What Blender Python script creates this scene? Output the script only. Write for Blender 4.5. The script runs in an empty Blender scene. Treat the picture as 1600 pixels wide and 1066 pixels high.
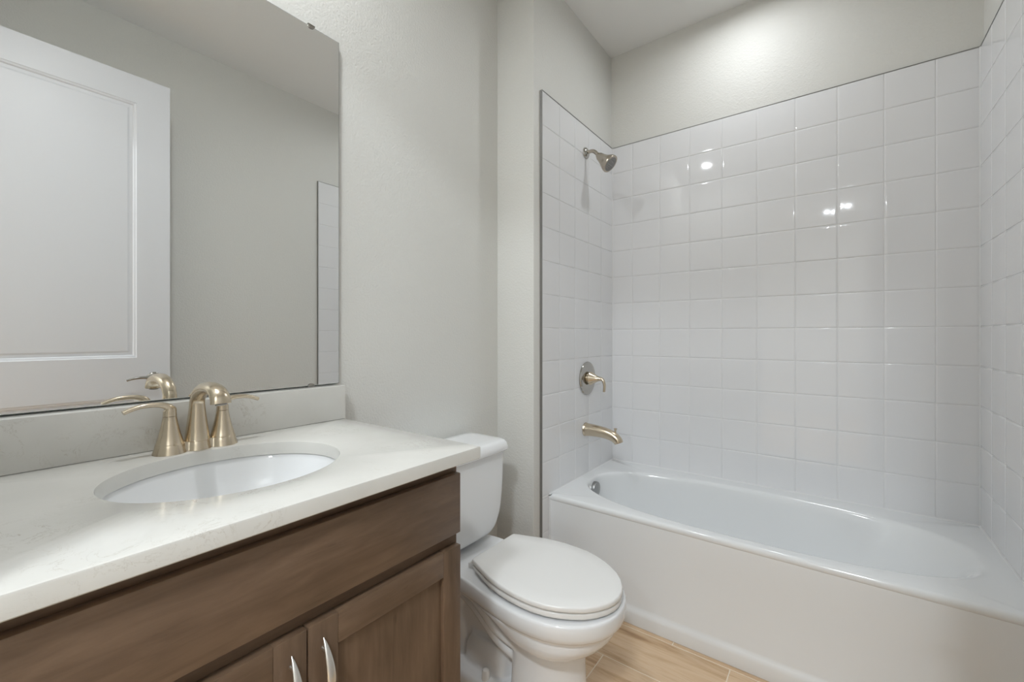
import bpy, bmesh, math, random
from mathutils import Vector, Matrix
random.seed(7)
S = bpy.context.scene
COL = S.collection
PI = math.pi

# ------------------------------------------------------------------ camera
cam_d = bpy.data.cameras.new('camera')
cam = bpy.data.objects.new('camera', cam_d)
COL.objects.link(cam)
S.camera = cam
YAW = 0.6604
cam.location = (1.051, -2.462, 1.18)
cam.rotation_euler = (PI / 2, 0, YAW)
cam_d.sensor_width = 36.0
cam_d.lens = 678.83 / 1600 * 36
cam_d.shift_x = (800 - 778.5) / 1600
cam_d.shift_y = (524.7 - 533) / 1600
cam_d.clip_start = 0.02

# ------------------------------------------------------------------ render look
S.view_settings.view_transform = 'Standard'
S.view_settings.look = 'None'
S.view_settings.gamma = 1
S.view_settings.use_curve_mapping = False
S.view_settings.exposure = 0.22
S.cycles.use_denoising = True
S.cycles.max_bounces = 14
S.cycles.diffuse_bounces = 10
S.cycles.glossy_bounces = 6
S.cycles.sample_clamp_indirect = 6.0
S.cycles.caustics_refractive = False

world = bpy.data.worlds.new('world')
world.use_nodes = True
world.node_tree.nodes['Background'].inputs[0].default_value = (0.9, 0.93, 1, 1)
world.node_tree.nodes['Background'].inputs[1].default_value = 0.3
S.world = world

ZC = 2.845            # ceiling height
XV = -0.216           # vanity wall plane
XR = 1.503            # opposite wall plane
YB = 0.012            # drywall behind the tub tiles
YRET = -0.836         # wall return next to the toilet
YD = -2.545           # wall with the doorway
YH = -5.7             # end of the hallway


def area_light(name, loc, diam, energy, color=(0.93, 0.97, 1.0), spread=PI):
    d = bpy.data.lights.new(name, 'AREA')
    d.shape = 'DISK'
    d.size = diam
    d.energy = energy
    d.color = color
    d.spread = spread
    o = bpy.data.objects.new(name, d)
    COL.objects.link(o)
    o.location = loc
    return o


# lamps of the ceiling fixtures (their housings are built below)
LAMPS = [
    ('sink', (0.06, -2.11, ZC - 0.0065), 0.085, 8.2),
    ('tub', (0.70, -0.36, ZC - 0.0065), 0.085, 3.4),
    ('hall', (1.02, -4.78, ZC - 0.0065), 0.045, 8.0),
    ('hall', (1.13, -4.78, ZC - 0.0065), 0.045, 8.0),
    ('hall', (1.22, -3.55, ZC - 0.0065), 0.30, 42.0),  # added fill lamp, out of view, brightens the bathroom through the doorway
]


# ------------------------------------------------------------------ materials
def new_mat(name):
    m = bpy.data.materials.new(name)
    m.use_nodes = True
    nt = m.node_tree
    return m, nt, nt.nodes['Principled BSDF']


def setp(b, **k):
    for n, v in k.items():
        n = n.replace('_', ' ')
        if n in b.inputs:
            b.inputs[n].default_value = v


def noise_bump(nt, b, scale, strength, dist, detail=2.0, coord='Object', stretch=None):
    tc = nt.nodes.new('ShaderNodeTexCoord')
    nz = nt.nodes.new('ShaderNodeTexNoise')
    nz.inputs['Scale'].default_value = scale
    nz.inputs['Detail'].default_value = detail
    src = tc.outputs[coord]
    if stretch:
        mp = nt.nodes.new('ShaderNodeMapping')
        mp.inputs['Scale'].default_value = stretch
        nt.links.new(src, mp.inputs[0])
        src = mp.outputs[0]
    nt.links.new(src, nz.inputs['Vector'])
    bp = nt.nodes.new('ShaderNodeBump')
    bp.inputs['Strength'].default_value = strength
    bp.inputs['Distance'].default_value = dist
    nt.links.new(nz.outputs[0], bp.inputs['Height'])
    nt.links.new(bp.outputs[0], b.inputs['Normal'])
    return nz, bp


def simple(name, col, rough, metal=0.0, spec=0.5, coat=0.0):
    m, nt, b = new_mat(name)
    setp(b, Base_Color=(*col, 1), Roughness=rough, Metallic=metal)
    b.inputs['Specular IOR Level'].default_value = spec
    b.inputs['Coat Weight'].default_value = coat
    b.inputs['Coat Roughness'].default_value = 0.05
    return m, nt, b


def paint(name, col, rough, bump=0.5):
    m, nt, b = simple(name, col, rough, spec=0.3)
    nz, bp = noise_bump(nt, b, 130, bump, 0.0016, 2.5)
    return m


M = {}
M['wall'] = paint('wall_paint', (0.69, 0.688, 0.66), 0.50, 1.0)
M['ceiling'] = paint('ceiling_paint', (0.80, 0.80, 0.79), 0.6, 0.5)
M['white_paint'], nt, b = simple('white_trim_paint', (0.70, 0.71, 0.74), 0.42)
noise_bump(nt, b, 60, 0.08, 0.001, 2, stretch=(1, 1, 0.1))
M['porcelain'], nt, b = simple('porcelain', (0.79, 0.80, 0.81), 0.05)
noise_bump(nt, b, 4, 0.05, 0.002, 1)
M['acrylic'], nt, b = simple('tub_enamel', (0.775, 0.79, 0.80), 0.10)
noise_bump(nt, b, 5, 0.05, 0.002, 1)
M['seat_plastic'], nt, b = simple('seat_plastic', (0.79, 0.785, 0.77), 0.22)
noise_bump(nt, b, 300, 0.03, 0.0005, 1)
M['grout'], nt, b = simple('grout', (0.74, 0.745, 0.75), 0.75)
noise_bump(nt, b, 500, 0.2, 0.0005, 2)
M['grout_floor'], nt, b = simple('floor_grout', (0.82, 0.73, 0.60), 0.8)
noise_bump(nt, b, 500, 0.2, 0.0005, 2)
M['tile'], nt, b = simple('glazed_tile', (0.765, 0.77, 0.785), 0.045)
noise_bump(nt, b, 7, 0.12, 0.002, 1)
M['dark'], nt, b = simple('dark_gap', (0.012, 0.010, 0.009), 0.7)
noise_bump(nt, b, 200, 0.1, 0.0005, 2)
M['rubber'], nt, b = simple('nozzle_rubber', (0.25, 0.25, 0.25), 0.35)
noise_bump(nt, b, 200, 0.1, 0.0005, 2)
M['latch'], nt, b = simple('latch_metal', (0.30, 0.28, 0.25), 0.35, metal=1)
noise_bump(nt, b, 200, 0.1, 0.0005, 2)


def metal(name, col, rough, stretch, aniso=0.0, bump=0.12):
    m, nt, b = simple(name, col, rough, metal=1.0)
    if aniso:
        b.inputs['Anisotropic'].default_value = aniso
    noise_bump(nt, b, 60, bump, 0.0004, 3, stretch=stretch)
    return m


M['nickel'] = metal('brushed_nickel_vertical', (0.66, 0.57, 0.44), 0.24, (14, 14, 0.6))
M['nickel_smooth'] = metal('polished_nickel', (0.47, 0.455, 0.425), 0.12, (1, 1, 1), bump=0.03)
M['nickel_dark'] = metal('brushed_nickel_shower', (0.50, 0.45, 0.38), 0.22, (3, 3, 3), bump=0.05)
M['plate'] = metal('overflow_plate_metal', (0.36, 0.36, 0.36), 0.32, (3, 3, 3), bump=0.03)
M['chrome'] = metal('chrome', (0.80, 0.80, 0.80), 0.08, (1, 1, 1), bump=0.02)
M['satin'] = metal('satin_pull', (0.80, 0.79, 0.76), 0.3, (3, 3, 3), bump=0.05)
M['trim_metal'] = metal('edge_trim_metal', (0.34, 0.34, 0.33), 0.3, (10, 10, 0.5))
M['mirror'] = metal('mirror_silver', (0.93, 0.94, 0.935), 0.0, (1, 1, 1), bump=0.0)
M['mirror_edge'], nt, b = simple('mirror_edge', (0.16, 0.19, 0.18), 0.15)
noise_bump(nt, b, 100, 0.02, 0.0005, 1)

# lamp lens: gives off light
M['lens'], nt, b = simple('lamp_lens', (0.9, 0.9, 0.88), 0.5)
b.inputs['Emission Color'].default_value = (1, 0.97, 0.92, 1)
b.inputs['Emission Strength'].default_value = 6.0


def wood(name, axis):
    """stained maple; axis = direction of the grain"""
    m, nt, b = simple(name, (0.2, 0.13, 0.08), 0.36, spec=0.42)
    tc = nt.nodes.new('ShaderNodeTexCoord')
    mp = nt.nodes.new('ShaderNodeMapping')
    sc = [1, 1, 1]
    sc[axis] = 0.12
    mp.inputs['Scale'].default_value = sc
    nt.links.new(tc.outputs['Object'], mp.inputs[0])
    n1 = nt.nodes.new('ShaderNodeTexNoise')
    n1.inputs['Scale'].default_value = 55
    n1.inputs['Detail'].default_value = 6
    n1.inputs['Roughness'].default_value = 0.62
    n1.inputs['Distortion'].default_value = 0.5
    nt.links.new(mp.outputs[0], n1.inputs['Vector'])
    n2 = nt.nodes.new('ShaderNodeTexNoise')      # blotchy stain
    n2.inputs['Scale'].default_value = 9
    n2.inputs['Detail'].default_value = 3
    mp2 = nt.nodes.new('ShaderNodeMapping')
    sc2 = [1, 1, 1]
    sc2[axis] = 0.55
    mp2.inputs['Scale'].default_value = sc2
    nt.links.new(tc.outputs['Object'], mp2.inputs[0])
    nt.links.new(mp2.outputs[0], n2.inputs['Vector'])
    mx = nt.nodes.new('ShaderNodeMath')
    mx.operation = 'MULTIPLY_ADD'
    mx.inputs[1].default_value = 0.48
    nt.links.new(n2.outputs[0], mx.inputs[0])
    m2 = nt.nodes.new('ShaderNodeMath')
    m2.operation = 'MULTIPLY'
    m2.inputs[1].default_value = 0.52
    nt.links.new(n1.outputs[0], m2.inputs[0])
    nt.links.new(m2.outputs[0], mx.inputs[2])
    cr = nt.nodes.new('ShaderNodeValToRGB')
    el = cr.color_ramp.elements
    el[0].position = 0.30
    el[0].color = (0.080, 0.050, 0.030, 1)
    el[1].position = 0.72
    el[1].color = (0.190, 0.125, 0.080, 1)
    e = el.new(0.5)
    e.color = (0.130, 0.083, 0.052, 1)
    nt.links.new(mx.outputs[0], cr.inputs[0])
    # small dark mineral flecks along the grain
    n3 = nt.nodes.new('ShaderNodeTexNoise')
    n3.inputs['Scale'].default_value = 46
    n3.inputs['Detail'].default_value = 2
    mp3 = nt.nodes.new('ShaderNodeMapping')
    sc3 = [1, 1, 1]
    sc3[axis] = 0.3
    mp3.inputs['Scale'].default_value = sc3
    nt.links.new(tc.outputs['Object'], mp3.inputs[0])
    nt.links.new(mp3.outputs[0], n3.inputs['Vector'])
    r3 = nt.nodes.new('ShaderNodeMapRange')
    r3.inputs[1].default_value = 0.72
    r3.inputs[2].default_value = 0.80
    r3.inputs[3].default_value = 0.0
    r3.inputs[4].default_value = 0.5
    nt.links.new(n3.outputs[0], r3.inputs[0])
    mix = nt.nodes.new('ShaderNodeMix')
    mix.data_type = 'RGBA'
    nt.links.new(r3.outputs[0], mix.inputs[0])
    nt.links.new(cr.outputs[0], mix.inputs[6])
    mix.inputs[7].default_value = (0.05, 0.028, 0.016, 1)
    nt.links.new(mix.outputs[2], b.inputs['Base Color'])
    bp = nt.nodes.new('ShaderNodeBump')
    bp.inputs['Strength'].default_value = 0.06
    bp.inputs['Distance'].default_value = 0.001
    nt.links.new(n1.outputs[0], bp.inputs['Height'])
    nt.links.new(bp.outputs[0], b.inputs['Normal'])
    return m


M['wood_h'] = wood('stained_wood_grain_across', 1)
M['wood_v'] = wood('stained_wood_grain_up', 2)


def quartz():
    m, nt, b = simple('veined_quartz', (0.8, 0.8, 0.76), 0.11, spec=0.5)
    tc = nt.nodes.new('ShaderNodeTexCoord')
    # sparse scratchy brown-grey veins: thin band of a distorted noise, masked into clusters
    nz = nt.nodes.new('ShaderNodeTexNoise')
    nz.inputs['Scale'].default_value = 15
    nz.inputs['Detail'].default_value = 7
    nz.inputs['Roughness'].default_value = 0.72
    nz.inputs['Distortion'].default_value = 1.2
    nt.links.new(tc.outputs['Object'], nz.inputs['Vector'])
    s = nt.nodes.new('ShaderNodeMath')
    s.operation = 'SUBTRACT'
    s.inputs[1].default_value = 0.5
    nt.links.new(nz.outputs[0], s.inputs[0])
    a = nt.nodes.new('ShaderNodeMath')
    a.operation = 'ABSOLUTE'
    nt.links.new(s.outputs[0], a.inputs[0])
    r = nt.nodes.new('ShaderNodeMapRange')
    r.inputs[1].default_value = 0.0
    r.inputs[2].default_value = 0.011
    r.inputs[3].default_value = 1.0
    r.inputs[4].default_value = 0.0
    nt.links.new(a.outputs[0], r.inputs[0])
    mk = nt.nodes.new('ShaderNodeTexNoise')
    mk.inputs['Scale'].default_value = 9
    mk.inputs['Detail'].default_value = 3
    nt.links.new(tc.outputs['Object'], mk.inputs['Vector'])
    r2 = nt.nodes.new('ShaderNodeMapRange')
    r2.inputs[1].default_value = 0.52
    r2.inputs[2].default_value = 0.72
    r2.inputs[3].default_value = 0.0
    r2.inputs[4].default_value = 0.8
    nt.links.new(mk.outputs[0], r2.inputs[0])
    mu = nt.nodes.new('ShaderNodeMath')
    mu.operation = 'MULTIPLY'
    nt.links.new(r.outputs[0], mu.inputs[0])
    nt.links.new(r2.outputs[0], mu.inputs[1])
    cl = nt.nodes.new('ShaderNodeTexNoise')
    cl.inputs['Scale'].default_value = 7
    cl.inputs['Detail'].default_value = 4
    nt.links.new(tc.outputs['Object'], cl.inputs['Vector'])
    cr = nt.nodes.new('ShaderNodeValToRGB')
    el = cr.color_ramp.elements
    el[0].position = 0.35
    el[0].color = (0.62, 0.612, 0.58, 1)
    el[1].position = 0.65
    el[1].color = (0.665, 0.657, 0.625, 1)
    nt.links.new(cl.outputs[0], cr.inputs[0])
    mix = nt.nodes.new('ShaderNodeMix')
    mix.data_type = 'RGBA'
    nt.links.new(mu.outputs[0], mix.inputs[0])
    nt.links.new(cr.outputs[0], mix.inputs[6])
    mix.inputs[7].default_value = (0.36, 0.31, 0.25, 1)
    nt.links.new(mix.outputs[2], b.inputs['Base Color'])
    return m


M['quartz'] = quartz()


def floor_plank_mat():
    m, nt, b = simple('wood_look_porcelain', (0.6, 0.4, 0.25), 0.38, spec=0.4)
    tc = nt.nodes.new('ShaderNodeTexCoord')
    at = nt.nodes.new('ShaderNodeAttribute')
    at.attribute_name = 'plank'
    mp = nt.nodes.new('ShaderNodeMapping')
    mp.inputs['Scale'].default_value = (0.75, 8, 8)
    nt.links.new(tc.outputs['Object'], mp.inputs[0])
    ad = nt.nodes.new('ShaderNodeVectorMath')
    ad.operation = 'MULTIPLY_ADD'
    ad.inputs[1].default_value = (9, 9, 9)
    nt.links.new(at.outputs['Color'], ad.inputs[0])
    nt.links.new(mp.outputs[0], ad.inputs[2])
    n1 = nt.nodes.new('ShaderNodeTexNoise')
    n1.inputs['Scale'].default_value = 2.6
    n1.inputs['Detail'].default_value = 7
    n1.inputs['Roughness'].default_value = 0.6
    n1.inputs['Distortion'].default_value = 0.35
    nt.links.new(ad.outputs[0], n1.inputs['Vector'])
    cr = nt.nodes.new('ShaderNodeValToRGB')
    el = cr.color_ramp.elements
    el[0].position = 0.34
    el[0].color = (0.44, 0.27, 0.15, 1)
    el[1].position = 0.66
    el[1].color = (0.88, 0.70, 0.53, 1)
    for p, c in ((0.42, (0.62, 0.42, 0.25, 1)), (0.52, (0.74, 0.55, 0.37, 1)), (0.6, (0.68, 0.475, 0.295, 1))):
        e = el.new(p)
        e.color = c
    nt.links.new(n1.outputs[0], cr.inputs[0])
    mix = nt.nodes.new('ShaderNodeMix')
    mix.data_type = 'RGBA'
    mix.blend_type = 'MULTIPLY'
    mix.inputs[0].default_value = 1
    sp = nt.nodes.new('ShaderNodeSeparateColor')
    nt.links.new(at.outputs['Color'], sp.inputs[0])
    r = nt.nodes.new('ShaderNodeMapRange')
    r.inputs[3].default_value = 0.9
    r.inputs[4].default_value = 1.06
    nt.links.new(sp.outputs[0], r.inputs[0])
    cb = nt.nodes.new('ShaderNodeCombineColor')
    for i in range(3):
        nt.links.new(r.outputs[0], cb.inputs[i])
    nt.links.new(cr.outputs[0], mix.inputs[6])
    nt.links.new(cb.outputs[0], mix.inputs[7])
    nt.links.new(mix.outputs[2], b.inputs['Base Color'])
    return m


M['plank'] = floor_plank_mat()


# ------------------------------------------------------------------ geometry helpers
class G:
    """collects vertices and faces in world coordinates"""
    def __init__(s):
        s.v, s.f, s.m = [], [], []

    def add(s, v, f, mi=0):
        o = len(s.v)
        s.v += [tuple(p) for p in v]
        s.f += [tuple(i + o for i in q) for q in f]
        s.m += [mi] * len(f)
        return s

    def box(s, a, b, mi=0):
        x0, y0, z0 = a
        x1, y1, z1 = b
        v = [(x0, y0, z0), (x1, y0, z0), (x1, y1, z0), (x0, y1, z0), (x0, y0, z1), (x1, y0, z1), (x1, y1, z1), (x0, y1, z1)]
        f = [(0, 3, 2, 1), (4, 5, 6, 7), (0, 1, 5, 4), (1, 2, 6, 5), (2, 3, 7, 6), (3, 0, 4, 7)]
        return s.add(v, f, mi)

    def loft(s, rings, cap0=True, cap1=True, mi=0, closed=True):
        n = len(rings[0])
        v = [p for r in rings for p in r]
        f = []
        for i in range(len(rings) - 1):
            for j in range(n if closed else n - 1):
                k = (j + 1) % n
                f.append((i * n + j, i * n + k, (i + 1) * n + k, (i + 1) * n + j))
        if cap0:
            f.append(tuple(range(n - 1, -1, -1)))
        if cap1:
            f.append(tuple((len(rings) - 1) * n + j for j in range(n)))
        return s.add(v, f, mi)

    def lathe(s, prof, origin, axis='z', n=48, mi=0, cap0=True, cap1=True, twist=None):
        """prof: (radius, height) along the axis"""
        rings = []
        for r, h in prof:
            ring = []
            for j in range(n):
                a = 2 * PI * j / n
                p = (r * math.cos(a), r * math.sin(a), h)
                if axis == 'x':
                    p = (p[2], p[0], p[1])
                elif axis == 'y':
                    p = (p[1], p[2], p[0])
                ring.append(tuple(p[i] + origin[i] for i in range(3)))
            rings.append(ring)
        return s.loft(rings, cap0, cap1, mi)

    def sweep(s, path, radii, n=24, side=(0, 1, 0), mi=0, power=2.0):
        """path: centre points; radii: (r_side, r_normal) for each point"""
        rings = []
        P = [Vector(p) for p in path]
        for i, p in enumerate(P):
            t = (P[min(i + 1, len(P) - 1)] - P[max(i - 1, 0)]).normalized()
            sd = Vector(side)
            sd = (sd - t * sd.dot(t)).normalized()
            nn = t.cross(sd)
            ra, rb = radii[i] if isinstance(radii[i], tuple) else (radii[i], radii[i])
            ring = []
            for j in range(n):
                a = 2 * PI * j / n
                c, q = math.cos(a), math.sin(a)
                cc = math.copysign(abs(c) ** (2 / power), c)
                qq = math.copysign(abs(q) ** (2 / power), q)
                ring.append(tuple(p + sd * (ra * cc) + nn * (rb * qq)))
            rings.append(ring)
        return s.loft(rings, True, True, mi)


def obj(name, g, mats, parent=None, origin=(0, 0, 0), smooth=None, bevel=0.0, seg=2):
    """link the collected geometry as one mesh object; parent is an object created by thing() or obj()"""
    me = bpy.data.meshes.new(name)
    if parent is not None and origin == (0, 0, 0):
        origin = parent['_o']
    ox, oy, oz = origin
    me.from_pydata([(x - ox, y - oy, z - oz) for x, y, z in g.v], [], g.f)
    if not isinstance(mats, (list, tuple)):
        mats = [mats]
    for m in mats:
        me.materials.append(m)
    for p, mi in zip(me.polygons, g.m):
        p.material_index = mi
    bm = bmesh.new()
    bm.from_mesh(me)
    bmesh.ops.recalc_face_normals(bm, faces=bm.faces)
    if bevel:
        es = [e for e in bm.edges if len(e.link_faces) == 2 and e.calc_face_angle(0) > 0.6]
        bmesh.ops.bevel(bm, geom=es, offset=bevel, segments=seg, profile=0.5, affect='EDGES', clamp_overlap=True)
    ang = 0.7 if smooth is None else smooth
    for f in bm.faces:
        f.smooth = True
    for e in bm.edges:
        e.smooth = not (len(e.link_faces) == 2 and e.calc_face_angle(0) > ang)
    bm.to_mesh(me)
    bm.free()
    o = bpy.data.objects.new(name, me)
    COL.objects.link(o)
    if parent is not None:
        o.parent = parent
        po = parent['_o']
        o.location = (ox - po[0], oy - po[1], oz - po[2])
    else:
        o.location = origin
    o['_o'] = origin
    return o


def thing(name, label, cat, loc, group=None):
    o = bpy.data.objects.new(name, None)
    COL.objects.link(o)
    o.empty_display_size = 0.1
    o.location = loc
    o['label'] = label
    o['category'] = cat
    o['_o'] = tuple(loc)
    if group:
        o['group'] = group
    return o


def tag(o, label, cat, group=None):
    o['label'] = label
    o['category'] = cat
    if group:
        o['group'] = group
    return o


def struct(o):
    o['kind'] = 'structure'
    return o


def bez(p0, p1, p2, p3, n):
    out = []
    for i in range(n + 1):
        t = i / n
        a, b, c, d = (1 - t) ** 3, 3 * t * (1 - t) ** 2, 3 * t * t * (1 - t), t ** 3
        out.append(tuple(a * p0[k] + b * p1[k] + c * p2[k] + d * p3[k] for k in range(3)))
    return out


def catmull(pts, n):
    out = []
    P = [Vector(p) for p in pts]
    P = [2 * P[0] - P[1]] + P + [2 * P[-1] - P[-2]]
    for i in range(1, len(P) - 2):
        for k in range(n):
            t = k / n
            a, b, c, d = P[i - 1], P[i], P[i + 1], P[i + 2]
            out.append(tuple(0.5 * ((2 * b) + (c - a) * t + (2 * a - 5 * b + 4 * c - d) * t * t + (3 * b - a - 3 * c + d) * t ** 3)))
    out.append(tuple(P[-2]))
    return out


def interp(tab, x):
    if x <= tab[0][0]:
        return tab[0][1]
    for (a, u), (b, v) in zip(tab, tab[1:]):
        if x <= b:
            return u + (v - u) * (x - a) / (b - a)
    return tab[-1][1]


# ------------------------------------------------------------------ room shell
T = 0.10
struct(obj('wall_left', G().box((XV - T, YD - T, 0), (XV, YRET + 0.1, ZC)), M['wall']))
# chase wall beside the toilet that carries the tub plumbing
struct(obj('wall_plumbing', G().box((XV - T, YRET, 0), (-0.012, YB + T, ZC)), M['wall'], bevel=0.004))
struct(obj('wall_back', G().box((-0.012, YB, 0), (XR + T, YB + T, ZC)), M['wall']))
struct(obj('wall_right', G().box((XR, YD - T, 0), (XR + T, YB, ZC)), M['wall']))
DX0, DX1, DH = 0.43, 1.270, 2.470
g = G()
g.box((XV, YD - T, 0), (DX0, YD, ZC))
g.box((DX1, YD - T, 0), (XR, YD, ZC))
g.box((DX0, YD - T, DH), (DX1, YD, ZC))
struct(obj('wall_front', g, M['wall']))
HX0, HX1 = -0.35, XR + T
struct(obj('wall_hall_left', G().box((HX0 - T, YH, 0), (HX0, YD - T, ZC)), M['wall']))
struct(obj('wall_hall_right', G().box((HX1, YH, 0), (HX1 + T, YD - T, ZC)), M['wall']))
struct(obj('wall_hall_end', G().box((HX0 - T, YH - T, 0), (HX1 + T, YH, ZC)), M['wall']))
struct(obj('ceiling', G().box((HX0 - T, YH - T, ZC), (XR + 2 * T, YB + T, ZC + T)), M['ceiling']))

# floor: wood-look porcelain planks on grout
g = G()
g.box((HX0 - T, YH - T, -0.12), (XR + 2 * T, YB + T, -0.0012), 1)
W = 0.2075
row0 = -0.7465
gap = 0.0034
L = 1.215
cols = []
k = -1
y1 = row0 + W
joint = {-1: 0.558, 0: 0.756, 1: 0.372}
r = -1
while True:
    ya = row0 - W * (r + 1) + W    # upper edge
    yb = ya - W
    if ya < YH:
        break
    j0 = joint.get(r, (0.372 + (r * 0.405) % L) % L)
    x = j0 - 3 * L
    while x < XR + T:
        a, b_ = max(x + gap / 2, HX0), min(x + L - gap / 2, XR + T)
        if b_ > a:
            c = (random.random(), random.random(), random.random(), 1)
            za = -0.0012
            e = 0.0012
            v = [(a, yb + gap / 2, za), (b_, yb + gap / 2, za), (b_, ya - gap / 2, za), (a, ya - gap / 2, za),
                 (a + e, yb + gap / 2 + e, 0), (b_ - e, yb + gap / 2 + e, 0), (b_ - e, ya - gap / 2 - e, 0), (a + e, ya - gap / 2 - e, 0)]
            g.add(v, [(4, 5, 6, 7), (0, 1, 5, 4), (1, 2, 6, 5), (2, 3, 7, 6), (3, 0, 4, 7)], 0)
            cols += [c] * 8
        x += L
    r += 1
me = bpy.data.meshes.new('floor')
me.from_pydata(g.v, [], g.f)
me.materials.append(M['plank'])
me.materials.append(M['grout_floor'])
for p, mi in zip(me.polygons, g.m):
    p.material_index = mi
ca = me.color_attributes.new('plank', 'FLOAT_COLOR', 'POINT')
for i in range(8, len(g.v)):
    ca.data[i].color = cols[i - 8]
fl = bpy.data.objects.new('floor', me)
COL.objects.link(fl)
struct(fl)

# baseboards
BH = 0.13
def base(name, a, b_):
    struct(obj(name, G().box(a, b_), M['white_paint'], bevel=0.003))
base('baseboard_left', (XV, -1.719, 0), (XV + 0.013, YRET - 0.0005, BH))
base('baseboard_return', (XV + 0.0135, YRET - 0.013, 0), (-0.012, YRET, BH))
base('baseboard_right', (XR - 0.013, YD + 0.02, 0), (XR, -0.80, BH))
base('baseboard_hall', (HX0, YH, 0), (HX1, YH + 0.013, BH))

# door casing
def casing(name, y0, y1):
    g = G()
    w = 0.075
    g.box((DX0 - w, y0, 0), (DX0 - 0.004, y1, DH + w))
    g.box((DX1 + 0.004, y0, 0), (DX1 + w, y1, DH + w))
    g.box((DX0 - 0.004, y0, DH + 0.004), (DX1 + 0.004, y1, DH + w))
    struct(obj(name, g, M['white_paint'], bevel=0.003))
casing('trim_1', YD - T - 0.014, YD - T)
g = G()
g.box((DX0, YD - T, 0), (DX0 + 0.015, YD, DH))
g.box((DX1 - 0.015 + 0.006, YD - T, 0), (DX1 + 0.006, YD, DH))
g.box((DX0 + 0.015, YD - T, DH - 0.012), (DX1 - 0.009, YD, DH))
struct(obj('trim_2', g, M['white_paint']))

# ------------------------------------------------------------------ wall tiles
TZ = 0.1541
Z0 = 0.445
ZTOP = Z0 + 12 * TZ


def tile_field(name, us, vs, mapf, hide=None):
    """us, vs: joint positions; mapf(u, v, d) -> world point, d = height above the setting bed"""
    g = G()
    th = 0.009
    gw = 0.0010
    u0, u1, v0, v1 = us[0], us[-1], vs[0], vs[-1]
    bed = th + 0.0012
    # setting bed with grout (a slab)
    v = []
    for d in (0, bed):
        v += [mapf(u0, v0, d), mapf(u1, v0, d), mapf(u1, v1, d), mapf(u0, v1, d)]
    g.add(v, [(3, 2, 1, 0), (4, 5, 6, 7), (0, 1, 5, 4), (1, 2, 6, 5), (2, 3, 7, 6), (3, 0, 4, 7)], 1)
    steps = [(0.0, bed - 0.0012), (0.0, th + 0.0013), (0.0006, th + 0.0021), (0.0018, th + 0.0026), (0.0045, th + 0.0029), (0.009, th + 0.003)]
    for a, b_ in zip(us, us[1:]):
        for c, d_ in zip(vs, vs[1:]):
            if hide and hide(a, b_, c, d_):
                continue
            ga = gw
            tu, tv = random.gauss(0, 0.0004), random.gauss(0, 0.0004)
            cu, cv = (a + b_) / 2, (c + d_) / 2
            rings = []
            for ins, h in steps:
                A, B, C_, D_ = a + ga + ins, b_ - ga - ins, c + ga + ins, d_ - ga - ins
                rc = 0.0015
                ring = []
                for (px, py, sx, sy) in ((A, C_, 1, 1), (B, C_, -1, 1), (B, D_, -1, -1), (A, D_, 1, -1)):
                    q = [(px + sx * rc, py), (px, py + sy * rc)]
                    if (sx, sy) in ((1, 1), (-1, -1)):
                        q = q[::-1]
                    for (u, w) in q:
                        ring.append(mapf(u, w, h + tu * (u - cu) + tv * (w - cv)))
                rings.append(ring)
            g.loft(rings, False, True, 0)
    return struct(obj(name, g, [M['tile'], M['grout']], smooth=1.2))


rows = [Z0 + i * TZ for i in range(13)]
low = [0.0] + [Z0 - 0.012 - i * TZ for i in (2, 1, 0)]
xs = [0.0] + [(k - 0.221) * 0.156 for k in range(1, 10)] + [1.491]
tile_field('wall_tile_back', xs, rows, lambda u, v, d: (u, YB - d, v))
ys = [-0.783, -0.626, -0.470, -0.313, -0.157, 0.0]
tile_field('wall_tile_left', ys, rows, lambda u, v, d: (-0.012 + d, u, v))
tile_field('wall_tile_right', ys, rows, lambda u, v, d: (XR - d, u, v))
tile_field('wall_tile_left_lower', [-0.783, -0.7255], low[:-1] + [Z0 - 0.012, Z0], lambda u, v, d: (-0.012 + d, u, v))
tile_field('wall_tile_right_lower', [-0.783, -0.7255], low[:-1] + [Z0 - 0.012, Z0], lambda u, v, d: (XR - d, u, v))

# metal edge trims around the tile field
def edge_trim(name, boxes):
    g = G()
    for a, b_ in boxes:
        g.box(a, b_)
    struct(obj(name, g, M['trim_metal']))
et = 0.0025
edge_trim('trim_3', [((-0.012, -0.783 - et, 0), (0.0008, -0.783, ZTOP + et)), ((-0.012, -0.783, ZTOP), (0.0008, 0.0, ZTOP + et))])
edge_trim('trim_4', [((0.0008, -0.0008, ZTOP), (XR - 0.0128, YB, ZTOP + et))])
edge_trim('trim_5', [((XR - 0.0128, -0.783 - et, 0), (XR, -0.783, ZTOP + et)), ((XR - 0.0128, -0.783, ZTOP), (XR, 0.0, ZTOP + et))])

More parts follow.
